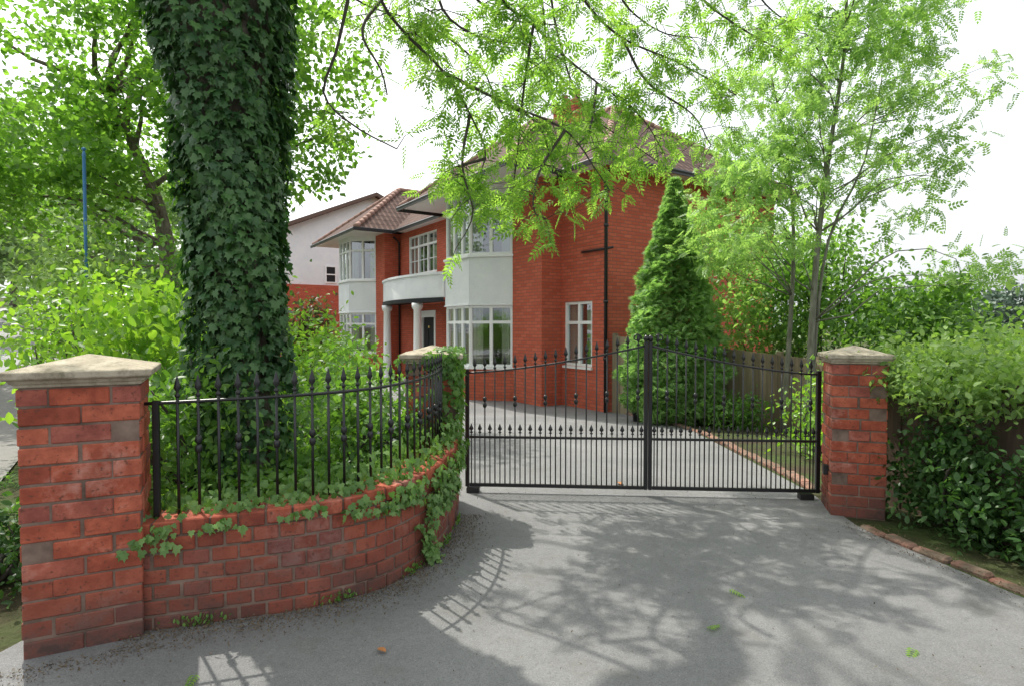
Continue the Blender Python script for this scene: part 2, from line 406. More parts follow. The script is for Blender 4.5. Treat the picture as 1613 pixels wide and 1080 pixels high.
strip('driveway',[(float(y),float(np.interp(y,ly,lx)),float(np.interp(y,ry,rx))) for y in yy],M['asphalt'],'worn grey tarmac driveway running through the gate','driveway',cols=24)
def abp(a,b): 
    v=U*a+NN*b; return v.x,v.y
def abstrip(name,a0,a1,st,b0,b1,mat,label,cat,off,cols=6):
    mb=MB(); A=np.arange(a0,a1,st)
    for a in A:
        for i in range(cols+1):
            x,y=abp(a,b0+(b1-b0)*i/cols); mb.v.append((x,y,g(x,y)+off))
    c=cols+1; mb.f=[(j*c+i,(j+1)*c+i,(j+1)*c+i+1,j*c+i+1)[::-1] for j in range(len(A)-1) for i in range(cols)]
    return tag(mb.build(name,mat),label,cat,kind='structure')
abstrip('pavement',3.5,120,.5,.9,1.9,M['path'],'grey pavement beside the road','pavement',.02)
abstrip('road',-30,150,.5,2.06,9,M['road'],'pale grey road running uphill on the left','road',.012)
mb=MB()
for a in np.arange(3.5,100,.9):
    x,y=abp(a,1.98); mb.obox((x,y,g(x,y)),U,NN,0,.89,-.05,.1+.02,-.07,.07)
tag(mb.build('kerb',M['kerb'],bevel=.01),'stone kerb between the pavement and the road','kerb',kind='structure')
# ================================================================ PILLARS AND WALL
def pillar(name,label,cx,cy,w,rz,courses,cw,ch=.076,drop=0.):
    z0=g(cx,cy)-drop; root=empty(name,(cx,cy,z0),label,'gate pillar')
    T=Vector((math.cos(rz),math.sin(rz),0)); N=Vector((-math.sin(rz),math.cos(rz),0)); o=Vector((cx,cy,z0)); h=w/2; d=.1; j=.009
    mc=MB(); H=courses*ch; mc.obox(o,T,N,-h+.006,h-.006,-.05,H,-h+.006,h-.006); 
    sh=MB()
    def bk(TT,NNv,x0,x1,z,s):
        e=[rng.uniform(-.003,.003) for _ in range(4)]
        sh.obox(o,TT,NNv,x0+j/2+e[1],x1-j/2+e[2],z+j/2+e[3]*.5,z+ch-j/2+e[3]*.5,h-d+e[0],h+e[0])
    for c in range(courses):
        z=c*ch
        for q,(TT,NV) in enumerate(((T,N*-1),(T,N),(N,T),(N,T*-1))):
            full=(q<2)==(c%2==0)
            if full: m=rng.uniform(-.006,.006); bk(TT,NV,-h,m,z,0); bk(TT,NV,m,h,z,0)
            else: bk(TT,NV,-h+d,h-d,z,0)
    s=sh.build('shaft',M['brick'],root,bevel=.004); m=mc.build('mortar',M['mortar'],s)
    cp=MB(); prof=[(w/2-.01,0),(w/2+.006,.003),(w/2+.008,.014),(w/2+.016,.018),(w/2+.022,.030),(cw/2-.004,.036),(cw/2,.041),(cw/2,.062),(cw/2-.008,.067),(cw/2-.05,.076),(.012,.120),(.0,.122)]
    for r,z in prof:
        for sx,sy in ((-1,-1),(1,-1),(1,1),(-1,1)): cp.v.append(tuple(o+T*(r*sx)+N*(r*sy)+Vector((0,0,H+z))))
    n=len(prof)
    for i in range(n-1):
        for k in range(4): cp.f.append((i*4+k,i*4+(k+1)%4,(i+1)*4+(k+1)%4,(i+1)*4+k))
    cp.f.append((3,2,1,0)); cp.build('cap',M['stone'],root,bevel=.002)
    return root
pA=pillar('gate_pillar','red brick pillar with stone cap at the left end of the low curved wall',-1.815,2.505,.405,R(27),14,.495,.076)
pB=pillar('gate_pillar','ivy clad brick pillar with stone cap where the low wall meets the gate',-.565,4.154,.36,R(5),14,.43,.075)
pC=pillar('gate_pillar','red brick pillar with stone cap right of the gate beside the hedge',2.405,4.10,.335,R(-18),14,.40,.075)
mb=MB(); mb.box((2.215,4.10,.30),(.035,.045,.07),R(-18)); mb.build('photocell',M['black'],pC,bevel=.004)
WF=[(-1.64,2.425,0),(-1.147,2.575,0),(-.82,2.72,0),(-.60,2.92,0),(-.45,3.25,0),(-.385,3.6,0),(-.37,3.99,0)]
wc=cr(WF,.02)
def wfr(d):
    i=min(len(wc)-2,max(0,int(d/.02))); t=(wc[i+1]-wc[i]).normalized(); n=Vector((-t.y,t.x,0)); return wc[i]+t*(d-i*.02),t,n
WL=(len(wc)-1)*.02
NCO=6
def chh(d): return .0665+.0115*min(1,max(0,d/WL))
def wtop(d): return chh(d)*(NCO+1)
wall=empty('garden_wall',(-.9,2.8,0),'low curved red brick wall topped with black railings','wall')
mbk=MB()
nb=int(WL/.1125)
for c in range(NCO+1):
    off=.056 if c%2 else 0
    for i in range(-1,nb+1):
        d=i*.1125+off+.056
        if d<.01 or d>WL-.03: continue
        p,t,n=wfr(d); e=rng.uniform(-.004,.004); e2=rng.uniform(-.0025,.0025); hh=chh(d)
        top=(c==NCO)
        mbk.obox((p.x,p.y,c*hh),t,n,-.0515+e2,.0515+e2,.0045+e*.3,hh-.0045+(.004+e if top else 0),-.0+e-(.006 if top else 0),.215+e)
wb=mbk.build('brickwork',M['brickw'],wall,bevel=.005)
mm=MB()
for i in range(0,len(wc)-1,3):
    j=min(i+3,len(wc)-1)
    a0,t0,n0=wfr(i*.02); a1,t1,n1=wfr(j*.02)
    q=[a0+n0*.006,a1+n1*.006,a1+n1*.209,a0+n0*.209]; z0_,z1=wtop(i*.02)-.008,wtop(j*.02)-.008
    vs=[v+Vector((0,0,-.05)) for v in q]+[q[0]+Vector((0,0,z0_)),q[1]+Vector((0,0,z1)),q[2]+Vector((0,0,z1)),q[3]+Vector((0,0,z0_))]
    mm.add(vs,[(0,1,5,4),(2,3,7,6),(4,5,6,7)])
mm.build('mortar',M['mortar'],wb)
# railing
FIN=[(.007,0),(.011,.006),(.011,.012),(.005,.018),(.005,.026),(.0155,.042),(.013,.055),(.005,.085),(.001,.1)]
BALL=[(.008,-.02),(.014,-.012),(.016,0),(.014,.012),(.008,.02)]
rail=empty('iron_railing',(-.9,2.9,.5),'black wrought iron railing with spear tops standing on the curved brick wall','railing')
def rz_(d): return .965+.055*(d/WL)
mb=MB(); rp=[]
for i in range(1,int(WL/.05)+1):
    p,t,n=wfr(i*.05); rp.append(p+n*.1+Vector((0,0,rz_(i*.05))))
mb.tube(rp,.008,6); mb.build('rail',M['iron'],rail,True)
p,t,n=wfr(.11); mb=MB(); mb.box((p.x+n.x*.1,p.y+n.y*.1,.72),(.026,.026,.52),math.atan2(t.y,t.x)); mb.build('end_post',M['iron'],rail,bevel=.003)
d=.195; i=0
while d<WL-.03:
    p,t,n=wfr(d); q=p+n*.1; zt=rz_(d)+.02; mb=MB(); mb.tube([(q.x,q.y,wtop(d)-.02),(q.x,q.y,zt)],.0066,8)
    if i%2: mb.lathe((q.x,q.y,.80),BALL,8); mb.lathe((q.x,q.y,.76),BALL,8)
    bo=mb.build('bar',M['iron'],rail,True)
    mf=MB(); mf.lathe((q.x,q.y,zt),FIN,8,.6,math.atan2(t.y,t.x)); mf.build('finial',M['iron'],bo,True)
    d+=.083; i+=1
# gate leaves
def gate(A,B,label,flip):
    A=Vector((*A,0)); B=Vector((*B,0)); L=(B-A).length; T=(B-A).normalized(); N=Vector((-T.y,T.x,0)); rzz=math.atan2(T.y,T.x)
    root=empty('driveway_gate',tuple(A),label,'gate')
    def pt(x,z): q=A+T*x; return Vector((q.x,q.y,z))
    def top(x):
        t=x/L; t=t if not flip else 1-t; return .945+.215*(t**1.5)
    zb=.055; iron=M['iron']
    for x,z1,nm in ((.015,top(0)+.03,'stile'),(L-.015,top(L)+.03,'stile')):
        inner=(x>L/2)!=flip; w=.028 if inner else .03
        mb=MB(); c=pt(x,0); mb.box((c.x,c.y,(zb+z1)/2),(w,.035,z1-zb),rzz)
        if inner: mb.lathe((c.x,c.y,z1),[(.014,0),(.02,.012),(.022,.025),(.014,.04),(.004,.05)],8)
        mb.build(nm,iron,root,bevel=.003)
    for z,hh,nm in ((zb,.026,'bottom_rail'),(.435,.018,'middle_rail')):
        mb=MB(); mb.obox(A,T,N,.032,L-.03,z-.0,z+hh,-.010,.010); mb.build(nm,iron,root,bevel=.002)
    mb=MB(); mb.tube([pt(.02+(L-.04)*i/24,top(.02+(L-.04)*i/24)) for i in range(25)],.008,6); mb.build('top_rail',iron,root,True)
    n=17; sp=(L-.07)/n
    for i in range(n):
        x=.035+sp*(i+.5); c=pt(x,0); zt=top(x)+.015; mb=MB(); mb.tube([(c.x,c.y,zb+.026),(c.x,c.y,zt)],.0054,6)
        if i%3==1:
            zz=.69+.35*(top(x)-.945); mb.lathe((c.x,c.y,zz),BALL,6); mb.lathe((c.x,c.y,zz+.045),BALL,6)
        bo=mb.build('bar',iron,root,True); mf=MB(); mf.lathe((c.x,c.y,zt),FIN,6,.6,rzz); mf.build('finial',iron,bo,True)
    for i in range(n+1):
        x=.035+sp*i
        if i==0: x+=.012
        if i==n: x-=.012
        c=pt(x,0); mb=MB(); mb.tube([(c.x,c.y,zb+.026),(c.x,c.y,.475)],.0048,6)
        bo=mb.build('dog_bar',iron,root,True); mf=MB(); mf.lathe((c.x,c.y,.475),[(r*1.1,z*.75) for r,z in FIN],6,.6,rzz); mf.build('finial',iron,bo,True)
    xh=.03 if not flip else L-.03; c=pt(xh,0)
    mb=MB(); mb.box((c.x+(.03 if not flip else -.07),c.y,.028),(.10,.07,.045),rzz); mb.build('hinge_box',M['black'],root,bevel=.004)
    pts=[]; xe=(L-.05) if not flip else .05; sg=-1 if not flip else 1
    for i in range(22):
        a=i/21*math.pi*1.7; rr=.035*(1-i/30); q=pt(xe+sg*(.035-rr*math.cos(a))*1.0,1.215+rr*math.sin(a)-.0); pts.append(q)
    mb=MB(); mb.tube(pts,.005,5); mb.build('scroll',iron,root,True)
gate((-.365,4.56),(1.04,4.46),'left leaf of the black wrought iron driveway gate, hinged at the ivy clad pillar',False)
gate((1.043,4.4595),(2.315,4.37),'right leaf of the black wrought iron driveway gate, hinged at the right brick pillar',True)
# soil bed behind wall
mb=MB(); rows=[]
for i in range(0,int(WL/.1)+1):
    p,t,n=wfr(i*.1); f=i*.1/WL
    rows.append([(p.x+n.x*k,p.y+n.y*k,h) for k,h in ((.2,.40),(.5,.39),(.9,.33),(1.3-.3*f,.2),(1.7-.5*f,-.06))])
for r in rows: mb.v.extend(r)
mb.f=[(j*5+i,(j+1)*5+i,(j+1)*5+i+1,j*5+i+1) for j in range(len(rows)-1) for i in range(4)]
tag(mb.build('soil_bed',M['soil'],smooth=True),'raised soil bed behind the curved wall','soil bed',kind='structure')
# brick edgings
def edging(pts,label,w=.1,L=.215,h=.055):
    c=cr(pts,L+.01); mb=MB()
    for i in range(len(c)-1):
        t=(c[i+1]-c[i]).normalized(); t.z=0; n=Vector((-t.y,t.x,0)); z=g(c[i].x,c[i].y)
        mb.obox((c[i].x+rng.uniform(-.012,.012),c[i].y,z+rng.uniform(-.016,.004)),t,n,.006,L+.002,-.05,h,-w/2,w/2)
    return tag(mb.build('brick_edging',M['edging'],bevel=.014,origin=(pts[0][0],pts[0][1],g(*pts[0][:2]))),label,'edging')
edging([(2.30,3.78,0),(2.33,3.42,0),(2.44,3.1,0),(2.52,2.78,0),(2.75,2.1,0),(3.0,1.0,0)],'worn brick edging curving along the foot of the right hedge',h=.03,w=.075,L=.2)
edging([(2.42,4.6,0),(2.60,6.2,0),(2.80,8.8,0),(2.62,10.5,0),(2.35,11.9,0)],'pink brick edging of the drive behind the gate on the right',h=.035)
# ================================================================ HOUSE
house=empty('brick_house',tuple(HP(0,0,-.52)),'large red brick house with white roughcast bays and brown tiled hipped roof','house')
EZ=4.72
def seg(mb,A,B,z0,z1,ops=(),rv=.1):
    a=HP(A[0],A[1],0); b=HP(B[0],B[1],0); L=(b-a).length; T=(b-a).normalized()
    xs_=sorted({0,L,*[o[0] for o in ops],*[o[1] for o in ops]}); zs=sorted({z0,z1,*[o[2] for o in ops],*[o[3] for o in ops]})
    Z=Vector((0,0,1))
    for x0,x1 in zip(xs_,xs_[1:]):
        for c0,c1 in zip(zs,zs[1:]):
            mx,mz=(x0+x1)/2,(c0+c1)/2
            if any(o[0]<mx<o[1] and o[2]<mz<o[3] for o in ops): continue
            mb.poly(a+T*x1+Z*c0,a+T*x0+Z*c0,a+T*x0+Z*c1,a+T*x1+Z*c1)
    out=-(T.cross(Z))
    for o in ops:
        for (xa,za,xb,zb) in ((o[0],o[2],o[1],o[2]),(o[1],o[2],o[1],o[3]),(o[1],o[3],o[0],o[3]),(o[0],o[3],o[0],o[2])):
            p=a+T*xa+Z*za; q=a+T*xb+Z*zb; mb.poly(p,q,q-out*rv,p-out*rv)
    return a,T,out
wallm=MB()
def window(A,B,z0,z1,cols,tz=None,bars=0,curtain=True,x0=0,x1=None,set_=.05,sill=True,label=None,fw=.06):
    a=HP(A[0],A[1],0); b=HP(B[0],B[1],0); L=(b-a).length; T=(b-a).normalized(); out=-(T.cross(Vector((0,0,1))))
    if x1 is None: x1=L
    mb=MB(); W=x1-x0
    mb.obox(a,T,out,x0,x0+fw,z0,z1,-set_-.05,-set_+.02); mb.obox(a,T,out,x1-fw,x1,z0,z1,-set_-.05,-set_+.02)
    mb.obox(a,T,out,x0+fw,x1-fw,z0,z0+fw,-set_-.05,-set_+.018); mb.obox(a,T,out,x0+fw,x1-fw,z1-fw,z1,-set_-.05,-set_+.018)
    for i in range(1,cols):
        x=x0+W*i/cols; mb.obox(a,T,out,x-.04,x+.04,z0+fw,z1-fw,-set_-.045,-set_+.014)
    if tz:
        for i in range(cols):
            xa=x0+W*i/cols+(.04 if i else fw); xb=x0+W*(i+1)/cols-(.04 if i<cols-1 else fw)
            mb.obox(a,T,out,xa,xb,tz-.035,tz+.035,-set_-.04,-set_+.012)
    if bars:
        zt=tz if tz else z1-fw
        for i in range(cols):
            w=W/cols
            for k in range(1,bars+1):
                zz=z0+(zt-z0)*k/(bars+1); mb.obox(a,T,out,x0+w*i+.04,x0+w*(i+1)-.04,zz-.012,zz+.012,-set_-.02,-set_+.0)
            x=x0+w*(i+.5); mb.obox(a,T,out,x-.012,x+.012,z0+fw,z1-fw,-set_-.022,-set_-.002)
    w=mb.build('window',M['paint'],house)
    if label: w['label']=label
    gl=MB(); o=-out*(set_+.03); gl.poly(a+T*(x1-.01)+o+Vector((0,0,z0+.01)),a+T*(x0+.01)+o+Vector((0,0,z0+.01)),a+T*(x0+.01)+o+Vector((0,0,z1-.01)),a+T*(x1-.01)+o+Vector((0,0,z1-.01))); gl.build('pane',M['glass'],w)
    if sill:
        s=MB(); s.obox(a,T,out,x0-.02,x1+.02,z0-.055,z0-.003,-.06,.05); s.build('sill',M['paint'],w)
    if curtain:
        n=26
        for (u0,u1) in ((x0+.03,x0+W*.28),(x1-W*.28,x1-.03)):
            cu=MB(); base=0
            for i in range(n+1):
                x=u0+(u1-u0)*i/n; dd=-set_-.15+.03*math.sin(i*1.5)
                for z in (z0,z1): cu.v.append(tuple(a+T*x+out*dd+Vector((0,0,z))))
            cu.f+= [(base+2*i,base+2*i+2,base+2*i+3,base+2*i+1) for i in range(n)]
            cu.build('curtain',M['curtain'],w)
    return w
zB=-.75
seg(wallm,(0,0),(1.5,0),zB,EZ,[(.45,1.42,.42,1.87)]); window((0,0),(1.5,0),.42,1.87,2,1.4,0,True,.45,1.42,label='narrow white window near the house corner')
def wing(s,e0,e1,d,mir=False):
    seg(wallm,(s,0),(s,.6),zB,EZ); a1=s+e0
    seg(wallm,(s,.6),(a1,.6),zB,EZ)
    pts=[(a1,.6),(a1+.78,1.38),(a1+2.08,1.38),(a1+2.86,.6)]
    for (A,B),c in zip(zip(pts,pts[1:]),(2,3,2)):
        seg(wallm,A,B,zB,.30)
        a=HP(*A,0); b=HP(*B,0); T=(b-a).normalized(); out=-(T.cross(Vector((0,0,1)))); L=(b-a).length
        rm=MB(); rm.obox(a,T,out,-.008,L+.008,1.86,3.05,-.06,.0); rm.build('roughcast_panel',M['white'],house)
        for (za,zb) in ((1.835,1.857),(3.053,3.075)):
            rm=MB(); rm.obox(a,T,out,-.01,L+.01,za,zb,-.05,.035); rm.build('drip_mould',M['paint'],house)
        rm=MB(); rm.obox(a,T,out,-.008,L+.008,4.623,EZ-.004,-.06,.0); rm.build('window_head',M['paint'],house)
        window(A,B,.32,1.83,c,1.42,0); window(A,B,3.08,4.62,c,4.2,0)
    seg(wallm,(a1+2.86,.6),(s+e1,.6),zB,EZ); seg(wallm,(s+e1,.6),(s+e1,0),zB,EZ)
wing(1.5,1.2,4.7,0); wing(11.2,.9,4.6,0)
seg(wallm,(6.2,0),(11.2,0),zB,EZ,[(2.0,3.3,-.42,1.85),(1.9,4.2,3.12,4.5)])
window((6.2,0),(11.2,0),3.12,4.5,3,4.1,1,True,1.9,4.2,label='white casement window above the curved porch')
seg(wallm,(15.8,0),(15.8,-6),zB,EZ); seg(wallm,(15.8,-6),(0,-6),zB,EZ); seg(wallm,(0,-6),(0,0),zB,EZ)
wallm.build('wall',M['hbrick'],house,uv=True)
a=HP(8.2,0,0); T=U; O=NN
mb=MB(); mb.obox(a,T,O,.12,1.0,-.40,1.62,-.09,-.04)
for (x0,x1,z0,z1) in ((.2,.5,-.25,.35),(.62,.92,-.25,.35),(.2,.5,.6,1.2),(.62,.92,.6,1.2)): mb.obox(a,T,O,x0,x1,z0,z1,-.04,-.025)
dr=mb.build('door',M['door'],house,bevel=.003)
mb=MB(); mb.obox(a,T,O,.42,.70,.44,.50,-.04,-.03); mb.build('letterbox',M['brass'],dr)
mb=MB(); mb.lathe(tuple(a+T*.56-O*.03+Vector((0,0,1.3))),[(.03,-.04),(.04,0),(.03,.04)],10); mb.build('knocker',M['brass'],dr)
mb=MB(); mb.obox(a,T,O,.0,.11,-.42,1.85,-.08,.02); mb.obox(a,T,O,1.01,1.28,-.42,1.85,-.08,.02); mb.obox(a,T,O,.11,1.01,1.63,1.85,-.08,.018); mb.build('door_frame',M['paint'],house,bevel=.004)
mb=MB(); mb.obox(a,T,O,-.2,1.5,-.6,-.42,-.1,.7); mb.build('doorstep',M['kerb'],house,bevel=.01)
mb=MB(); mb.obox(HP(6.9,0,0),T,O,.0,.3,.75,1.0,0.0,.02); mb.build('plaque',M['stone'],house,bevel=.003)
arc=[]
for i in range(25):
    t=i/24; s=6.25+4.9*t; p=.66+.48*math.sin(math.pi*t)**.8; arc.append((s,p))
mb=MB()
for i in range(24):
    for z0,z1,ex in ((2.18,2.86,0),(2.86,2.93,.04)):
        A,B=arc[i],arc[i+1]; a0=HP(A[0],A[1]+ex,0); b0=HP(B[0],B[1]+ex,0); ai=HP(A[0],A[1]-.15,0); bi=HP(B[0],B[1]-.15,0); Z=Vector((0,0,1))
        mb.poly(b0+Z*z0,a0+Z*z0,a0+Z*z1,b0+Z*z1); mb.poly(a0+Z*z1,ai+Z*z1,bi+Z*z1,b0+Z*z1); mb.poly(ai+Z*z0,bi+Z*z0,bi+Z*z1,ai+Z*z1); mb.poly(a0+Z*z0,b0+Z*z0,bi+Z*z0,ai+Z*z0)
mb.build('porch_canopy',M['white'],house)
mb=MB()
for i in range(24):
    A,B=arc[i],arc[i+1]; Z=Vector((0,0,1)); a0=HP(A[0],A[1]+.03,0); b0=HP(B[0],B[1]+.03,0); ai=HP(A[0],A[1]-.12,0); bi=HP(B[0],B[1]-.12,0)
    mb.poly(b0+Z*2.05,a0+Z*2.05,a0+Z*2.175,b0+Z*2.175); mb.poly(a0+Z*2.05,b0+Z*2.05,bi+Z*2.05,ai+Z*2.05)
    w0=HP(A[0],0.01,2.1); w1=HP(B[0],0.01,2.1); mb.poly(w0,w1,bi+Z*2.1,ai+Z*2.1)
mb.build('porch_trim',M['door'],house)
for s in (7.6,10.15):
    mb=MB(); mb.lathe(tuple(HP(s,.92,-.52)),[(.2,0),(.2,.12),(.16,.16),(.15,.2),(.13,1.4),(.12,2.35),(.16,2.4),(.18,2.45),(.18,2.56)],16); mb.build('column',M['paint'],house,True)
# roof
tn=math.tan(R(38)); rf=MB(); ED=EZ+.05
def rp3(s,p,z): return HP(s,p,z)
s0,s1,p0,p1=-.4,16.2,.4,-6.4; hr=(p0-p1)/2; zr=ED+hr*tn; rs0,rs1=s0+hr,s1-hr; pm=(p0+p1)/2
rf.poly(rp3(s1,p0,ED),rp3(s0,p0,ED),rp3(rs0,pm,zr),rp3(rs1,pm,zr))
rf.poly(rp3(s0,p0,ED),rp3(s0,p1,ED),rp3(rs0,pm,zr)); rf.poly(rp3(s0,p1,ED),rp3(s1,p1,ED),rp3(rs1,pm,zr),rp3(rs0,pm,zr)); rf.poly(rp3(s1,p1,ED),rp3(s1,p0,ED),rp3(rs1,pm,zr))
ridges=[((s0,p0,ED),(rs0,pm,zr)),((s0,p1,ED),(rs0,pm,zr)),((rs0,pm,zr),(rs1,pm,zr)),((s1,p0,ED),(rs1,pm,zr))]
wr=[]
for (a_,b_) in ((1.05,6.75),(10.75,16.25)):
    h=(b_-a_)/2; pf=1.82; zz=ED+h*tn; m=(a_+b_)/2; pa=pf-h; pv=.4-h
    rf.poly(rp3(b_,pf,ED),rp3(a_,pf,ED),rp3(m,pa,zz)); rf.poly(rp3(a_,pf,ED),rp3(a_,.4,ED),rp3(m,pv,zz),rp3(m,pa,zz)); rf.poly(rp3(b_,.4,ED),rp3(b_,pf,ED),rp3(m,pa,zz),rp3(m,pv,zz))
    ridges+=[((a_,pf,ED),(m,pa,zz)),((b_,pf,ED),(m,pa,zz)),((m,pa,zz),(m,pv,zz))]; wr.append((a_,b_))
roof=rf.build('roof',M['tile'],house,uv=True)
for A,B in ridges: 
    mb=MB(); a=rp3(*A);b=rp3(*B); n=max(2,int((b-a).length/.3)); 
    for i in range(n): mb.tube([a.lerp(b,i/n),a.lerp(b,(i+.97)/n)],[.105,.095],8)
    mb.build('ridge_cap',M['ridge'],roof,True)
z=EZ-.001
for qd in [[(a_,1.80),(b_,1.80),(b_,.3),(a_,.3)] for a_,b_ in wr]+[[(s0+.02,.38),(1.0,.38),(1.0,.0),(s0+.02,.0)],[(6.8,.38),(10.7,.38),(10.7,-.05),(6.8,-.05)],[(s0+.02,-.01),(.05,-.01),(.05,-6.3),(s0+.02,-6.3)]]:
    so=MB(); so.poly(*[rp3(s,p,z) for s,p in qd]); so.build('soffit',M['paint'],house); z-=.002
def gut(pts,nm='gutter'):
    mb=MB(); mb.tube([HP(*p) for p in pts],.055,8); 
    for A,B in zip(pts,pts[1:]):
        a=HP(*A);b=HP(*B); T=(b-a).normalized(); mb.obox(a,T,T.cross(Vector((0,0,1))),-.03,(b-a).length+.03,-.08,.03,-.04,-.015)
    mb.build(nm,M['black'],house)
ge=EZ-.0
gut([(s0-.05,-6.4,ge),(s0-.05,.45,ge),(1.0,.45,ge)]); gut([(1.0,.45,ge),(1.0,1.88,ge),(6.8,1.88,ge),(6.8,.45,ge),(10.7,.45,ge),(10.7,1.88,ge),(16.3,1.88,ge)])
mb=MB(); mb.tube([HP(-.4,.1,4.66),HP(-.1,.12,4.5),HP(-.06,.07,4.3),HP(-.06,.07,-.5)],.04,8)
mb.tube([HP(.75,.05,2.95),HP(-.25,.05,2.95)],.025,6)
for z in (.6,1.8,3.4,4.2): mb.lathe(tuple(HP(-.06,.07,z)),[(.052,0),(.052,.06)],8)
mb.build('downpipe',M['black'],house,True)
mb=MB(); mb.tube([HP(11.1,.3,4.6),HP(11.12,.06,4.4),HP(11.12,.06,-.4)],.035,6); mb.build('downpipe',M['black'],house,True)
for s in (4.9,):
    mb=MB(); mb.obox(HP(s,-3,0),U,NN,-.5,.5,6.9,7.95,-.3,.3); mb.obox(HP(s,-3,0),U,NN,-.55,.55,7.95,8.07,-.35,.35); ch=mb.build('chimney',M['hbrick'],roof,uv=True)
    for q in (-.3,.3):
        mb=MB(); mb.lathe(tuple(HP(s+q,-3,8.07)),[(.13,0),(.1,.1),(.1,.35),(.13,.4)],10); mb.build('chimney_pot',M['ridge'],roof,True)
mb=MB(); mb.poly(HP(15.7,-.3,1.0+1.35),HP(.1,-.3,2.35),HP(.1,-5.9,2.35),HP(15.7,-5.9,2.35)); mb.build('interior_floor',M['int'],house)
mb=MB(); mb.poly(HP(15.7,-2.5,-.6),HP(.1,-2.5,-.6),HP(.1,-2.5,4.7),HP(15.7,-2.5,4.7)); mb.build('interior_wall',M['int'],house)
# neighbour house
V=Vector((.835,.55,0)); NU=-U
A0=Vector((-11.6,30,0)); nh=empty('white_house',(A0.x,A0.y,-.5),'white neighbouring house with brown verge and brick lower storey','house')
Z=Vector((0,0,1))
def q(t,z,d=0): return A0+V*t+NU*d+Z*z
mb=MB(); mb.poly(q(0,3.5),q(9.5,3.5),q(9.5,6.5),q(4.7,8.5),q(0,6.5)); mb.poly(q(0,3.5,-9),q(0,3.5),q(0,6.5),q(0,6.5,-9)); mb.build('wall',M['white'],nh)
mb=MB(); mb.obox(A0,V,NU,-.1,9.6,-.6,3.5,-9,.12); mb.build('brick_base',M['hbrick'],nh,uv=True)
mb=MB()
for sg,(ta,tb) in ((0,(-.5,4.7)),(1,(9.9,4.7))):
    za=6.30; zb=8.62
    mb.poly(q(ta,za,.5),q(tb,zb,.5),q(tb,zb,-9),q(ta,za,-9)); mb.poly(q(ta,za-.02,.5),q(tb,zb-.02,.5),q(tb,zb-.2,.5),q(ta,za-.2,.5))
nr=mb.build('roof',M['tile'],nh,uv=True)
for (ta,tb) in ((-.55,4.7),(9.95,4.7)):
    mb=MB(); mb.poly(q(ta,6.33,.52),q(tb,8.65,.52),q(tb,8.45,.52),q(ta,6.13,.52)); mb.build('bargeboard',M['barge'],nr)
def nwin(t0,t1,z0,z1):
    mb=MB(); mb.obox(A0,V,NU,t0,t1,z0,z0+.07,0,.06); mb.obox(A0,V,NU,t0,t1,z1-.07,z1,0,.06); mb.obox(A0,V,NU,t0,t0+.07,z0+.07,z1-.07,0,.058); mb.obox(A0,V,NU,t1-.07,t1,z0+.07,z1-.07,0,.058); mb.obox(A0,V,NU,t0+.07,t1-.07,(z0+z1)/2-.03,(z0+z1)/2+.03,0,.05)
    w=mb.build('window',M['paint'],nh); m2=MB(); m2.poly(q(t0+.05,z0+.05,.02),q(t1-.05,z0+.05,.02),q(t1-.05,z1-.05,.02),q(t0+.05,z1-.05,.02)); m2.build('pane',M['door'],w)
nwin(2.0,2.6,3.62,4.55)
# ================================================================ FENCES
def fence(name,pts,tops,label,tm='timber'):
    root=empty(name,(pts[0][0],pts[0][1],g(*pts[0])),label,'fence')
    pn=MB()
    for (a,b),(ta,tb) in zip(zip(pts,pts[1:]),zip(tops,tops[1:])):
        A=Vector((*a,0));B=Vector((*b,0)); L=(B-A).length; T=(B-A)/L; N=Vector((T.y,-T.x,0)); n=int(L/.1)
        for i in range(n):
            x=i*.1; c=A+T*x; zt=ta+(tb-ta)*i/n; pn.obox(A,T,N,x+.002,x+.1,g(c.x,c.y)-.05,zt+rng.uniform(-.006,.006),rng.uniform(0,.004),.022+.006*(i%2))
        for x in np.arange(0,L,1.8):
            c=A+T*float(x); zt=ta+(tb-ta)*float(x)/L; mp=MB(); mp.obox(A,T,N,float(x)-.04,float(x)+.04,g(c.x,c.y)-.05,zt+.05,-.1,-.002); mp.build('post',M[tm],root)
    pn.build('boards',M[tm],root)
fence('timber_fence',[(2.15,12.35),(4.7,9.0),(4.9,6.8)],[1.12,.80,.78],'weathered close boarded fence from the house corner behind the conifer')
fence('timber_fence',[(2.75,4.35),(3.05,3.2),(3.25,1.6)],[.96,.96,.96],'dark boarded fence under the climber at the right edge','timberd')
# ================================================================ IVY TREE
tb=Vector((-1.60,3.52,.33))
root=empty('ivy_clad_tree',tuple(tb),'large tree beside the curved wall with its trunk wrapped in dark ivy','tree')
TT=[(-1.60,3.52,.25),(-1.60,3.52,.6),(-1.62,3.52,1.2),(-1.66,3.53,2.0),(-1.74,3.55,2.9),(-1.86,3.6,3.8),(-2.0,3.7,5.0)]
tc=cr(TT,.1)
def trad(z): return float(np.interp(z,[.25,.45,.7,1.2,1.6,2.1,2.7,3.2,3.8,5],[.22,.15,.145,.155,.17,.185,.23,.32,.42,.38]))
mb=MB(); mb.tube(tc,[trad(p.z)*(1+.05*math.sin(p.z*9))*(.93 if p.z>.8 else 1) for p in tc],14)
LB=[]
for (e,r) in (((1.5,5.5,7.0),.16),((-4.5,5.0,8.0),.18),((-.5,1.0,7.2),.13),((-2.5,7.2,8.5),.15),((.4,4.4,5.6),.10),((-5,2,6.5),.12),((2.6,4.0,6.3),.10)):
    st=tc[-1]; limb(mb,st,e,r,.03,.10,7,8); LB.append(e)
mb.build('trunk',M['bark'],root,True)
n=17500; zz=.6+4.2*rng.uniform(0,1,n)**.9; an=rng.uniform(0,2*math.pi,n)
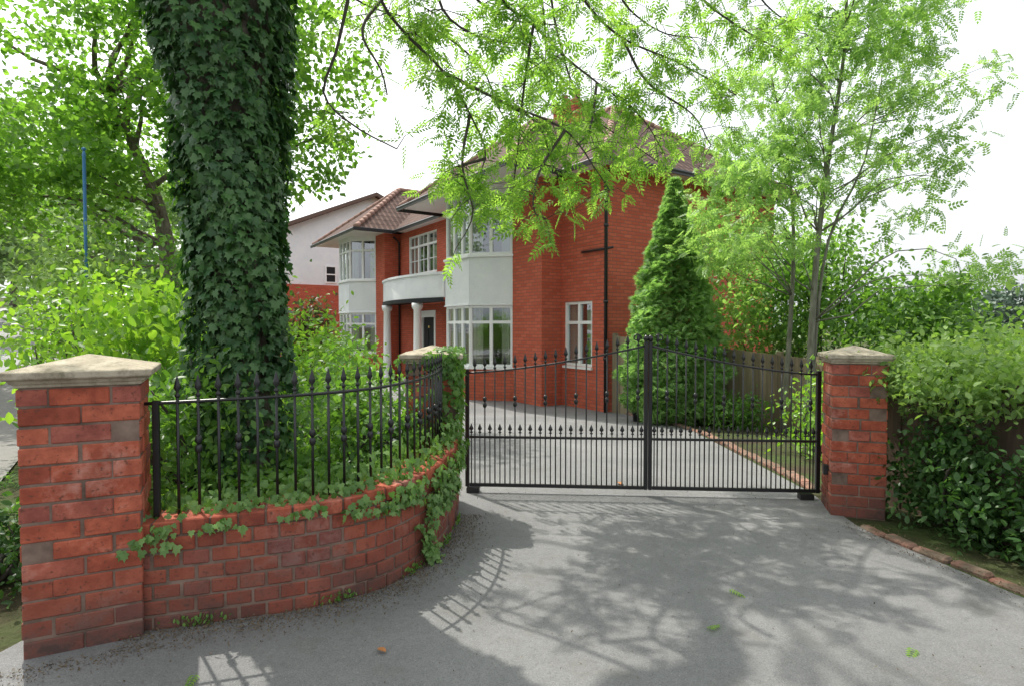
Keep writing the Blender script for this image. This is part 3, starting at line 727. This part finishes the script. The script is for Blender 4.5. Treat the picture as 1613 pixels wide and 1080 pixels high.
zz=np.where(rng.random(n)<.06,rng.uniform(.4,.8,n),zz)
cx=np.interp(zz,[p.z for p in tc],[p.x for p in tc]); cy=np.interp(zz,[p.z for p in tc],[p.y for p in tc])
rr=np.array([trad(z) for z in zz])*1.0+.05+.04*np.sin(an*3+zz*2.3)+.03*np.sin(zz*7+an*5)+rng.uniform(-.03,.06,n)
keep=(zz>.95)|(rng.random(n)<.35)|(np.cos(an-R(215))>.3); zz,an,cx,cy,rr=[q_[keep] for q_ in (zz,an,cx,cy,rr)]
pos=np.stack([cx+rr*np.cos(an),cy+rr*np.sin(an),zz],1); nr_=np.stack([np.cos(an),np.sin(an),np.full(len(an),.45)],1)
ax=np.stack([np.cos(an)*.25,np.sin(an)*.25,np.full(len(an),-1.0)],1)
leaves('ivy',pos,.058,TI,M['ivy'],root,axis=ax,nrm=nr_,jit=.45)
# hanging branches
HB=[([(600,-60,4.2),(600,0,4.2),(640,55,4.3),(700,115,4.5),(740,180,4.6),(765,250,4.7),(725,310,4.8)],1.1),
([(700,115,4.5),(800,165,4.6),(890,205,4.7),(940,270,4.8),(960,300,4.8)],1.2),
([(780,-60,4.6),(790,0,4.6),(840,40,4.8),(890,90,5.0),(940,130,5.2),(1010,185,5.4),(1045,240,5.5)],1.1),
([(840,40,4.8),(825,140,4.9),(815,240,5.0),(805,320,5.0)],1.3),
([(900,-60,5.0),(920,0,5.0),(980,60,5.2),(1070,100,5.5),(1160,150,5.7)],1.5),
([(740,180,4.6),(728,260,4.5),(745,330,4.5),(735,365,4.5)],1.5),
([(1080,-80,5.2),(1100,-10,5.2),(1160,40,5.4),(1230,80,5.6)],1.8),
([(560,-60,4.0),(548,0,4.0),(530,80,4.0),(510,150,4.0),(560,200,4.0),(625,235,4.1)],.2),
([(600,0,4.2),(570,50,4.0),(600,110,3.9),(610,150,3.9)],.5),
([(680,-60,4.4),(700,20,4.4),(760,60,4.5),(830,70,4.6)],1.2),
([(890,205,4.7),(850,270,4.6),(840,330,4.5),(860,345,4.5)],1.2),
([(700,-60,4.8),(740,-10,4.8),(800,30,4.8),(880,40,4.8)],1.3),
([(940,130,5.2),(930,200,5.1),(900,240,5.0)],1.2),
([(470,-80,4.6),(520,-30,4.7),(580,10,4.8),(650,30,4.9)],1.0),
([(960,-80,5.8),(980,0,5.8),(1040,50,5.9),(1100,60,6)],1.8),
([(860,-60,5.8),(880,60,5.8),(920,170,5.9),(1000,230,6),(1060,270,6)],1.0),
([(980,60,5.2),(1020,130,5.3),(1090,180,5.5),(1120,230,5.6)],1.4),
([(640,55,4.3),(690,50,5),(760,110,5.2),(790,180,5.3),(840,230,5.4)],1.1),
([(1160,-80,6),(1200,0,6),(1260,50,6.1)],1.8),
([(850,-40,6.2),(860,80,6.2),(850,150,6.2),(900,180,6.2)],1.8),
([(765,250,4.7),(700,270,4.9),(690,290,5.0)],1.0),
([(800,165,4.6),(850,200,5.0),(880,280,5.2),(925,290,5.4)],1.0)]
mb=MB(); lp=[];la=[]
for pts,dn in HB:
    c=cr([P(*p) for p in pts],.09); nn=len(c); mb.tube(c,[.014*(1-.7*i/nn) for i in range(nn)],5)
    for i in range(2,nn):
        for _ in range(rng.poisson(1.2*dn)):
            dirv=Vector(rng.normal(size=3)); dirv.z=dirv.z*.5-.3; dirv.normalize(); L=rng.uniform(.1,.45); e=c[i]+dirv*L+Vector((0,0,-.10*L))
            mb.tube([c[i],c[i].lerp(e,.5)+Vector((0,0,.03)),e],[.004,.003,.002],4)
            for k in range(rng.integers(3,8)):
                q0=c[i].lerp(e,rng.uniform(.3,1)); lp.append(tuple(q0)); w=dirv*.6+Vector(rng.normal(size=3))*.6; w.z-=.4; la.append(tuple(w.normalized()))
mb.build('hanging_branches',M['twig'],root,True)
leaves('hanging_foliage',lp,.17,TA,M['ash'],root,axis=np.array(la),jit=.2)
SD=Vector((-.42,.50,1.0))
def lit(x,y):
    if 3.3<y<4.9 and -.5<x<2.6: return True
    if (x+.1)**2/.45+(y-2.6)**2/.36<1: return True
    if (x-1.8)**2/.5+(y-2.95)**2/.22<1: return True
    if (x-1.1)**2/.16+(y-2.2)**2/.10<1: return True
    if (x-2.0)**2/.2+(y-2.1)**2/.08<1: return True
    if y>4.75 and x>-.5: return True
    if (x+1.6)**2+(y-2.2)**2<.4: return True
    return False
cs=[]
while len(cs)<175:
    c=np.array([-2.0,4.2,7.0])+ball(1,1.6)[0]*np.array([4.8,4.6,2.2])
    gx,gy=c[0]-SD.x*c[2],c[1]-SD.y*c[2]
    if c[1]>.3 and (c[2]-1.3)/c[1]<.62 : continue
    if any(lit(gx+a,gy+b) for a in (-.3,0,.3) for b in (-.3,0,.3)): continue  # gaps shaped into the unseen crown so sun reaches the chosen ground patches
    cs.append(c)
cs=np.array(cs); k=28; pos=np.repeat(cs,k,axis=0)+rng.normal(size=(len(cs)*k,3))*np.array([.21,.21,.2])
mb=MB()
for c in cs[:60]:
    e=min(LB,key=lambda q_:(Vector(q_)-Vector(c)).length); limb(mb,e,c,.03,.006,.05,4,5)
mb.build('branches',M['bark'],root,True)
ok=~((pos[:,1]>.3)&((pos[:,2]-1.3)/np.maximum(pos[:,1],.3)<.58)); leaves('crown',pos[ok],.28,TA3,M['ash'],root)
# ================================================================ OTHER PLANTS
def trailing(name,label,pos,ax,nr,ls,mat=None,origin=(0,0,0),jit=.4,tpl=TI):
    return tag(leaves(name,pos,ls,tpl,mat or M['ivyl'],None,axis=ax,nrm=nr,jit=jit,origin=origin),label,'ivy')
pp=[];aa=[];nn_=[]
def addp(d,o,z,n,t):
    p,_,_=wfr(d); pp.append((p.x+n.x*o,p.y+n.y*o,z)); aa.append((-n.x*.25,-n.y*.25,-.9)); nn_.append((-n.x,-n.y,.5))
for _ in range(1900):
    d=rng.uniform(.06,WL); p,t,n=wfr(d); f=d/WL
    if rng.random()<(.3+.7*f): addp(d,rng.uniform(.02-.03*f,.3),wtop(d)+abs(rng.normal())*(.02+.06*f),n,t)
for d0,dep,m in ((.12,.10,40),(.38,.05,20),(.72,.04,15),(1.0,.09,35),(1.3,.12,80),(1.47,.52,180),(1.55,.25,120),(1.73,.26,150),(1.9,.24,120),(2.05,.14,70),(2.2,.1,50),(1.15,.12,40)):
    for _ in range(m):
        zz=rng.uniform(0,1)**.8; d=min(WL-.02,max(.02,d0+rng.normal()*.05+.04*math.sin(zz*7))); p,t,n=wfr(d); addp(d,-.015-rng.uniform(0,.05),wtop(d)-dep*zz,n,t)
trailing('wall_ivy','pale green ivy trailing over the top and face of the curved wall',pp,np.array(aa),np.array(nn_),.038,origin=(-.6,3,.5))
pp=[];aa=[];nn_=[]
for _ in range(1400):
    z=1.12-.62*rng.random()**1.5
    x=rng.uniform(-.21,.20); side=rng.random()
    if side<.5:
        cov=.08+.8*(x>.03+.25*(.9-z)); 
        if rng.random()>cov: continue
        pp.append((-.565+x,4.154-.2-abs(rng.normal())*.015,z)); aa.append((0,-.2,-1)); nn_.append((0,-1,.3))
    elif side<.82: pp.append((-.565+.185+abs(rng.normal())*.014,4.154+rng.uniform(-.2,.2),z)); aa.append((.2,0,-1)); nn_.append((1,0,.3))
    else: pp.append((-.565+rng.uniform(.04,.22),4.154+rng.uniform(-.2,.2),1.07+rng.uniform(0,.09))); aa.append((0,-.5,-.5)); nn_.append((0,0,1))
trailing('pillar_ivy','ivy climbing over the middle pillar beside the gate',pp,np.array(aa),np.array(nn_),.042,mat=M['shrub'],origin=(-.5,3.95,0))
n=2600; dd=rng.uniform(0,WL,n); oo=rng.uniform(.2,1.2,n); pos=[]
for d,o in zip(dd,oo):
    p,t,nv=wfr(d); pos.append((p.x+nv.x*o,p.y+nv.y*o,.43+rng.uniform(0,.12)-.15*max(0,o-.7)))
tag(leaves('ground_cover',pos,.05,TO,M['shrub'],None,nrm=(0,-.3,1),jit=.6,origin=(-1.2,3.3,.4)),'low leafy ground cover carpeting the bed behind the wall','ground cover',kind='stuff')
pos=[]
for _ in range(5000):
    x,y=rng.uniform(-4.5,-2.15),rng.uniform(2.2,7.5)
    if math.sin(x*4.1+1)*math.sin(y*3.3)+.35*rng.normal()>-.1: pos.append((x,y,rng.uniform(.01,.09)))
tag(leaves('verge_weeds',pos,.045,TO,M['shrub'],None,nrm=(0,-.2,1),jit=.7,origin=(-3,4,0)),'low green weeds over the dark verge left of the front pillar','weeds',kind='stuff')
G1='shrubs behind the curved wall'
bush('shrub','green leafy shrub behind the railing left of the ivy trunk',(-1.80,3.15,.68),(.38,.3,.38),36,48,.09,.055,TO,M['shrub'],G1,base=(-1.80,3.2,.38))
bush('shrub','bushy green shrub behind the railing right of the ivy trunk',(-1.02,3.75,.64),(.40,.4,.36),46,54,.09,.05,TO,M['shrub'],G1,base=(-1.05,3.8,.35))
bush('shrub','tall loose shrub beside the drive behind the ivy clad pillar',(-1.45,5.0,.58),(.5,.6,.58),46,54,.13,.06,TO,M['shrub'],G1,base=(-1.45,5.0,-.03))
bush('shrub','bright shrub further up the bed between trunk and house door',(-2.5,6.6,.7),(.8,.9,.68),60,56,.16,.07,TO,M['laurel'],None,base=(-2.5,6.6,0))
bush('laurel','bright yellow green laurel bush with large leaves left of the ivy trunk',(-2.95,4.9,.92),(.68,.6,.66),52,34,.14,.10,TO,M['laurel'],None,base=(-2.95,4.9,0),up=(0,-.2,.6))
bush('shrub','dense fresh green shrub filling the gap at the left above the stone cap',(-4.2,6.0,1.0),(.85,.8,.8),64,60,.16,.075,TO,M['laurel'],None,base=(-4.2,6.0,0))
bush('shrub','loose pale green shrub beside the road at the left edge',(-6.35,8.4,1.65),(.75,.8,.8),50,50,.24,.10,TO,M['climb'],None,base=(-6.3,8.4,.05),zmin=.9)
bush('shrub','mid green bushy growth behind the yellow green laurel',(-5.3,9.6,1.6),(1.3,1.2,1.3),80,54,.26,.10,TO,M['shrub'],None,base=(-5.3,9.6,0))
bush('bronze_shrub','bronze leaved shrub in front of the white neighbouring house',(-4.15,11.6,1.15),(.65,.7,.85),50,44,.16,.1,TO,M['bronze'],None,base=(-4.15,11.6,0))
bush('shrub','rounded green shrub near the house bay by the front door',(-4.3,14.5,.3),(.8,.9,.7),50,44,.2,.1,TO,M['shrub'],None,base=(-4.3,14.5,-.4))
bush('shrub','low green plant growing at the foot of the left pillar',(-2.6,2.9,.16),(.25,.3,.2),22,40,.07,.05,TO,M['hedge'],None,base=(-2.6,2.9,0))
bush('shrub','dark leafy undergrowth between pillar and trunk',(-2.35,3.9,.42),(.4,.4,.45),40,44,.12,.07,TO,M['hedge'],None,base=(-2.35,3.9,0))
# left trees
tree('street_tree','spreading maple tree over the pavement at the left',[(-7.1,12.0,.1),(-7.0,12.0,2.2),(-7.3,12.0,4.0),(-8.2,12,6.0)],.24,[((-8.8,12,5.2),(3.4,2.6,2.4)),((-7.0,11.5,6.8),(2.5,2,2.0)),((-10.5,11,4.4),(2.2,2,1.2)),((-8.2,10.4,4.2),(2.4,1.0,1.2))],240,85,.30,.13,TS2,M['maple'],nlimb=20,limbr=.26)
tree('street_tree','leafy green tree behind the ivy clad trunk',[(-4.7,10.6,0),(-4.6,10.6,3),(-4.3,10.5,6)],.18,[((-3.9,10.4,5.4),(1.45,1.5,1.9)),((-4.6,10.4,7.2),(2.2,1.6,1.6))],120,80,.28,.12,TS2,M['maple'],nlimb=16)
for i,(px,Y,h,r,lb) in enumerate(((20,30,9,4.0,'pale roadside tree at the far left edge up the hill'),(110,38,11,4.5,'tall hazy tree behind the blue pole'),(215,30,9,3.6,'pale tree between the blue pole and the ivy trunk'),(300,45,13,5,'distant pale tree directly behind the ivy trunk'),(-60,20,8,3.0,'nearer roadside tree cut by the left edge'),(440,48,8.5,2.6,'distant pale tree beside the white house'))):
    c=P(px,500,Y); gb=g(c.x,c.y); lo=.42 if px<50 else .28
    tree('roadside_tree',lb,[(c.x,c.y,gb-.2),(c.x+.2,c.y,gb+h*.4),(c.x,c.y,gb+h*.75)],.22,[((c.x,c.y,gb+h*.65),(r,r,h*.38)),((c.x,c.y,gb+h*lo),(r*.9,r*.8,h*.16))],120,60,.6,.28,TS2,M['far'],'pale trees lining the road up the hill',nlimb=12)
c=P(135,385,8.6); gb=g(c.x,c.y)
pl=empty('blue_post',(c.x,c.y,gb),'thin blue post standing among the trees on the left','post')  # plain blue pole with a cap, carries no lamp
mb=MB(); mb.lathe((c.x,c.y,gb),[(.05,0),(.05,1.2),(.022,1.25),(.022,3.7),(.026,3.72),(.01,3.8)],10); mb.build('post',M['blue'],pl,True)
mb=MB(); mb.lathe((c.x,c.y,gb+3.79),[(.015,0),(.03,.01),(.03,.03),(.005,.05)],10); mb.build('post_cap',M['blue'],pl,True)
# conifer
cb=Vector((2.82,10.2,g(2.82,10.2))); root=empty('conifer_tree',tuple(cb),'feathery light green conifer standing by the house corner','tree')
mb=MB(); mb.tube([cb,cb+Vector((0,0,4.0))],[.08,.01],6); mb.build('trunk',M['bark'],root)
n=23000; t=rng.random(n)**.75; an=rng.uniform(0,2*math.pi,n); H=4.2
prof=np.interp(1-t,[0,.05,.2,.5,.8,1],[.60,.88,1,.72,.34,.02])
lob=1+.08*np.sin(an*5+t*14)+.08*np.sin(t*60+an*3)
rad=.82*prof*lob*rng.uniform(.62,1.1,n); z=(1-t)*H+.05
pos=np.stack([cb.x+rad*np.cos(an),cb.y+rad*np.sin(an),cb.z+z],1); ax=np.stack([np.cos(an),np.sin(an),np.full(n,.2)],1)
leaves('crown',pos,.095,TP,M['conifer'],root,axis=ax,jit=.5)
# right trees
def rt(px,py,Y): return tuple(P(px,py,Y))
tree('ash_tree','tall slender light green ash tree rising above the fence on the right',[(4.05,8.0,-.25),rt(1285,420,8),rt(1305,250,8),rt(1330,80,8),rt(1335,-60,8)],.055,
 [(rt(1290,150,8),(1.2,1.2,1.7)),(rt(1390,230,8.1),(.95,1.0,1.4)),(rt(1190,320,8),(.8,1.0,.9)),(rt(1350,10,8),(1.1,1.0,1.0)),(rt(1490,125,8),(.7,.7,.35)),(rt(1520,425,8),(.7,.8,.28)),(rt(1410,40,8),(.6,.8,.7))],165,24,.17,.17,TA3,M['ashr'],nlimb=46,limbr=.24,barkm='barkp',
 extra=([(4.1,8.05,-.25),rt(1300,400,8),rt(1360,260,8),rt(1390,120,8)],))
tree('ash_tree','second ash sapling with thin leaning trunk left of the tall ash',[(4.1,8.8,-.3),rt(1250,400,8.8),rt(1240,250,8.8),rt(1215,120,8.8)],.045,
 [(rt(1195,200,8.8),(.9,.9,1.2)),(rt(1150,390,9),(.6,.8,.6)),(rt(1130,300,9.2),(.55,.6,.6))],72,26,.20,.17,TA3,M['ashr'],nlimb=22,limbr=.26,barkm='barkp')
bush('shrub','dense leafy shrub behind the fence between conifer and ash trunks',(5.0,11.0,2.0),(1.5,1.0,1.5),90,66,.28,.11,TO,M['ashr'],None,base=(5.0,11.0,-.4),zmin=.9)
bush('shrub','shady green shrub behind the right gate pillar',(5.9,8.6,1.25),(.9,.9,.8),70,60,.20,.10,TO,M['shrub'],None,base=(5.9,8.6,-.3),zmin=.4)
bush('shrub','light green drooping shrub over the fence right of the ash trunk',(5.2,10.0,1.9),(.9,.8,1.1),60,56,.22,.10,TO,M['shrub'],None,base=(5.2,10.0,-.3),zmin=.9)
bush('shrub','small pale shrub in the bed behind the right gate leaf',(3.35,6.3,.30),(.35,.6,.45),32,44,.12,.065,TO,M['laurel'],None,base=(3.35,6.3,-.13))
bush('shrub','low dark shrub at the foot of the conifer',(3.55,9.3,-.05),(.4,.4,.25),26,40,.12,.08,TO,M['shrub'],None,base=(3.55,9.3,-.3))
# hedge right
bush('privet_hedge','dark green privet hedge in front of the fence right of the gate',(2.80,3.60,.34),(.22,.60,.38),62,54,.085,.05,TO,M['hedge'],None,base=(2.82,3.6,0),cat='hedge')
bush('privet_hedge','dark green shrub spilling over the brick edging at the right edge of the photo',(2.93,2.72,.24),(.26,.5,.28),42,54,.085,.05,TO,M['hedge'],None,base=(3.0,2.7,0),cat='hedge')
bush('climber','pale green climber mounded over the fence top right of the gate',(3.00,3.88,.97),(.55,.80,.19),110,56,.085,.048,TO,M['climb'],None,base=(3.1,3.7,0),cat='climbing plant')
bush('climber','green climber mass behind the fence at the right edge of the photo',(3.9,4.0,.95),(.8,1.0,.32),80,60,.12,.06,TO,M['climb'],None,base=(3.9,4.0,0),cat='climbing plant')
for i,(px,Y,h,r) in enumerate(((1440,70,9,6),(1500,60,8,4.5),(1560,75,7.5,5),(1610,65,9,5),(1380,80,8,7),(1680,60,8,6))):
    c=P(px,515,Y); tree('distant_tree',['dark distant tree, leftmost beyond the ash foliage','dark distant tree left of the skyline gap','distant tree in the low skyline gap','distant tree at the right edge of the skyline','distant tree mostly hidden behind the ash foliage','distant tree just past the right edge'][i],[(c.x,c.y,-2),(c.x,c.y,1)],.3,[((c.x,c.y,h*.25),(r,r,h*.45))],80,45,.8,.5,TS2,M['distant'],'dark trees along the distant skyline',nlimb=6)
# ================================================================ SMALL THINGS
mb=MB(); x,y=2.3,10.4; z=g(x,y); mb.lathe((x,y,z),[(.13,.0),(.17,.3),(.185,.3),(.185,.34),(.165,.34),(.15,.28),(0.01,.27)],14); tag(mb.build('plant_pot',M['black'],smooth=True,origin=(x,y,z)),'black plastic pot standing on the drive by the conifer','pot')
def gp(px,py): 
    p=P(px,py,1); d=p-Vector((0,0,HC)); t=-HC/d.z; return d.x*t,d.y*t
for (px,py,m,s,tp_,lb) in ((1145,932,'ash',.05,TA,'small green leaf sprig fallen on the sunlit tarmac'),(1113,998,'laurel',.07,TA3,'green leaf sprig lying on the tarmac at the lower right of centre'),(1440,1025,'laurel',.06,TA,'green leaf sprig lying near the lower right corner'),(595,1027,'orange',.03,TO,'single orange fallen leaf below the brick wall'),(310,1066,'ash',.075,TA,'long green leaf sprig fallen at the lower left'),(975,760,'orange',.05,TO,'orange leaf on the drive beneath the gate')):
    x,y=gp(px,py); tag(leaves('fallen_leaf',[(x,y,g(x,y)+.02)],s*1.6,tp_,M[m],None,axis=(rng.normal(),rng.normal(),.0),nrm=(0,0,1),jit=.05,origin=(x,y,g(x,y))),lb,'leaf')
pos=[]
for _ in range(4200):
    d=rng.uniform(0,WL); p,t,n=wfr(d); o=abs(rng.normal())*.09+.005; pos.append((p.x-n.x*o,p.y-n.y*o,.013+rng.uniform(0,.008)))
for _ in range(500):
    x=rng.uniform(-.3,2.3); pos.append((x,4.5+rng.normal()*.15,.012))
for _ in range(2200):
    y=rng.uniform(1.5,3.8); x=float(np.interp(y,[1,2.1,2.78,3.42,3.78],[3.0,2.75,2.52,2.33,2.3]))-.03+rng.normal()*.08; pos.append((x,y,.013+.02*(rng.random()<.4)))
for _ in range(600): x,y=rng.uniform(-1.8,2.4),rng.uniform(1.2,4.4); pos.append((x,y,.013))
for _ in range(2000): x,y=rng.uniform(-4,-2.1),rng.uniform(1.8,6); pos.append((x,y,.015))
for _ in range(500):
    a=rng.uniform(-.3,.3); pos.append((-1.75+a+rng.normal()*.03,2.22+.5*a-abs(rng.normal())*.06,.013))
tag(leaves('leaf_litter',pos,.0105,TS,M['dead'],None,nrm=(0,0,1),jit=.4),'brown leaf litter along the foot of the wall and hedge','leaf litter',kind='stuff')
pos=[]
for _ in range(260):
    d=rng.choice([.3,.9,1.3,1.75,2.1])+rng.normal()*.06; d=min(WL,max(0,d)); p,t,n=wfr(d); pos.append((p.x-n.x*.02,p.y-n.y*.02,rng.uniform(.01,.05)))
tag(leaves('weeds',pos,.02,TO,M['shrub'],None,axis=(0,0,1),jit=.6),'tiny weeds sprouting at the foot of the curved wall','weeds',kind='stuff')
# ================================================================ LIGHT, CAMERA
w=bpy.data.worlds.new("World"); scene.world=w; w.use_nodes=True; nt=w.node_tree
bg=nt.nodes['Background']; sky=nt.nodes.new('ShaderNodeTexSky'); sky.sky_type='NISHITA'; sky.sun_disc=False
el=math.atan(1/math.hypot(SD.x,SD.y)); sky.sun_elevation=el; sky.sun_rotation=math.atan2(SD.x,SD.y); sky.dust_density=6; sky.air_density=1.5; sky.ozone_density=1
hs=nt.nodes.new('ShaderNodeHueSaturation'); hs.inputs['Saturation'].default_value=.2; hs.inputs['Value'].default_value=2.1
mx=nt.nodes.new('ShaderNodeMixRGB'); mx.inputs[0].default_value=.5; mx.inputs[2].default_value=(8.6,9.0,9.5,1)
nt.links.new(sky.outputs[0],hs.inputs['Color']); nt.links.new(hs.outputs[0],mx.inputs[1]); nt.links.new(mx.outputs[0],bg.inputs[0]); bg.inputs[1].default_value=.15
sl=bpy.data.lights.new('Sun','SUN'); sl.energy=5; sl.angle=R(.5); sl.color=(1,.95,.86); so_=bpy.data.objects.new('Sun',sl); COL.objects.link(so_); so_.rotation_euler=SD.to_track_quat('Z','Y').to_euler(); so_.location=(0,0,20)
cd=bpy.data.cameras.new('Camera'); cd.sensor_width=36; cd.lens=36*F/1613; cd.clip_end=3000; cd.clip_start=.05
co=bpy.data.objects.new('Camera',cd); COL.objects.link(co); co.location=(0,0,HC); co.rotation_euler=(math.pi/2-PITCH,0,0); scene.camera=co
scene.view_settings.view_transform='Standard'; scene.view_settings.look='None'; scene.view_settings.exposure=0
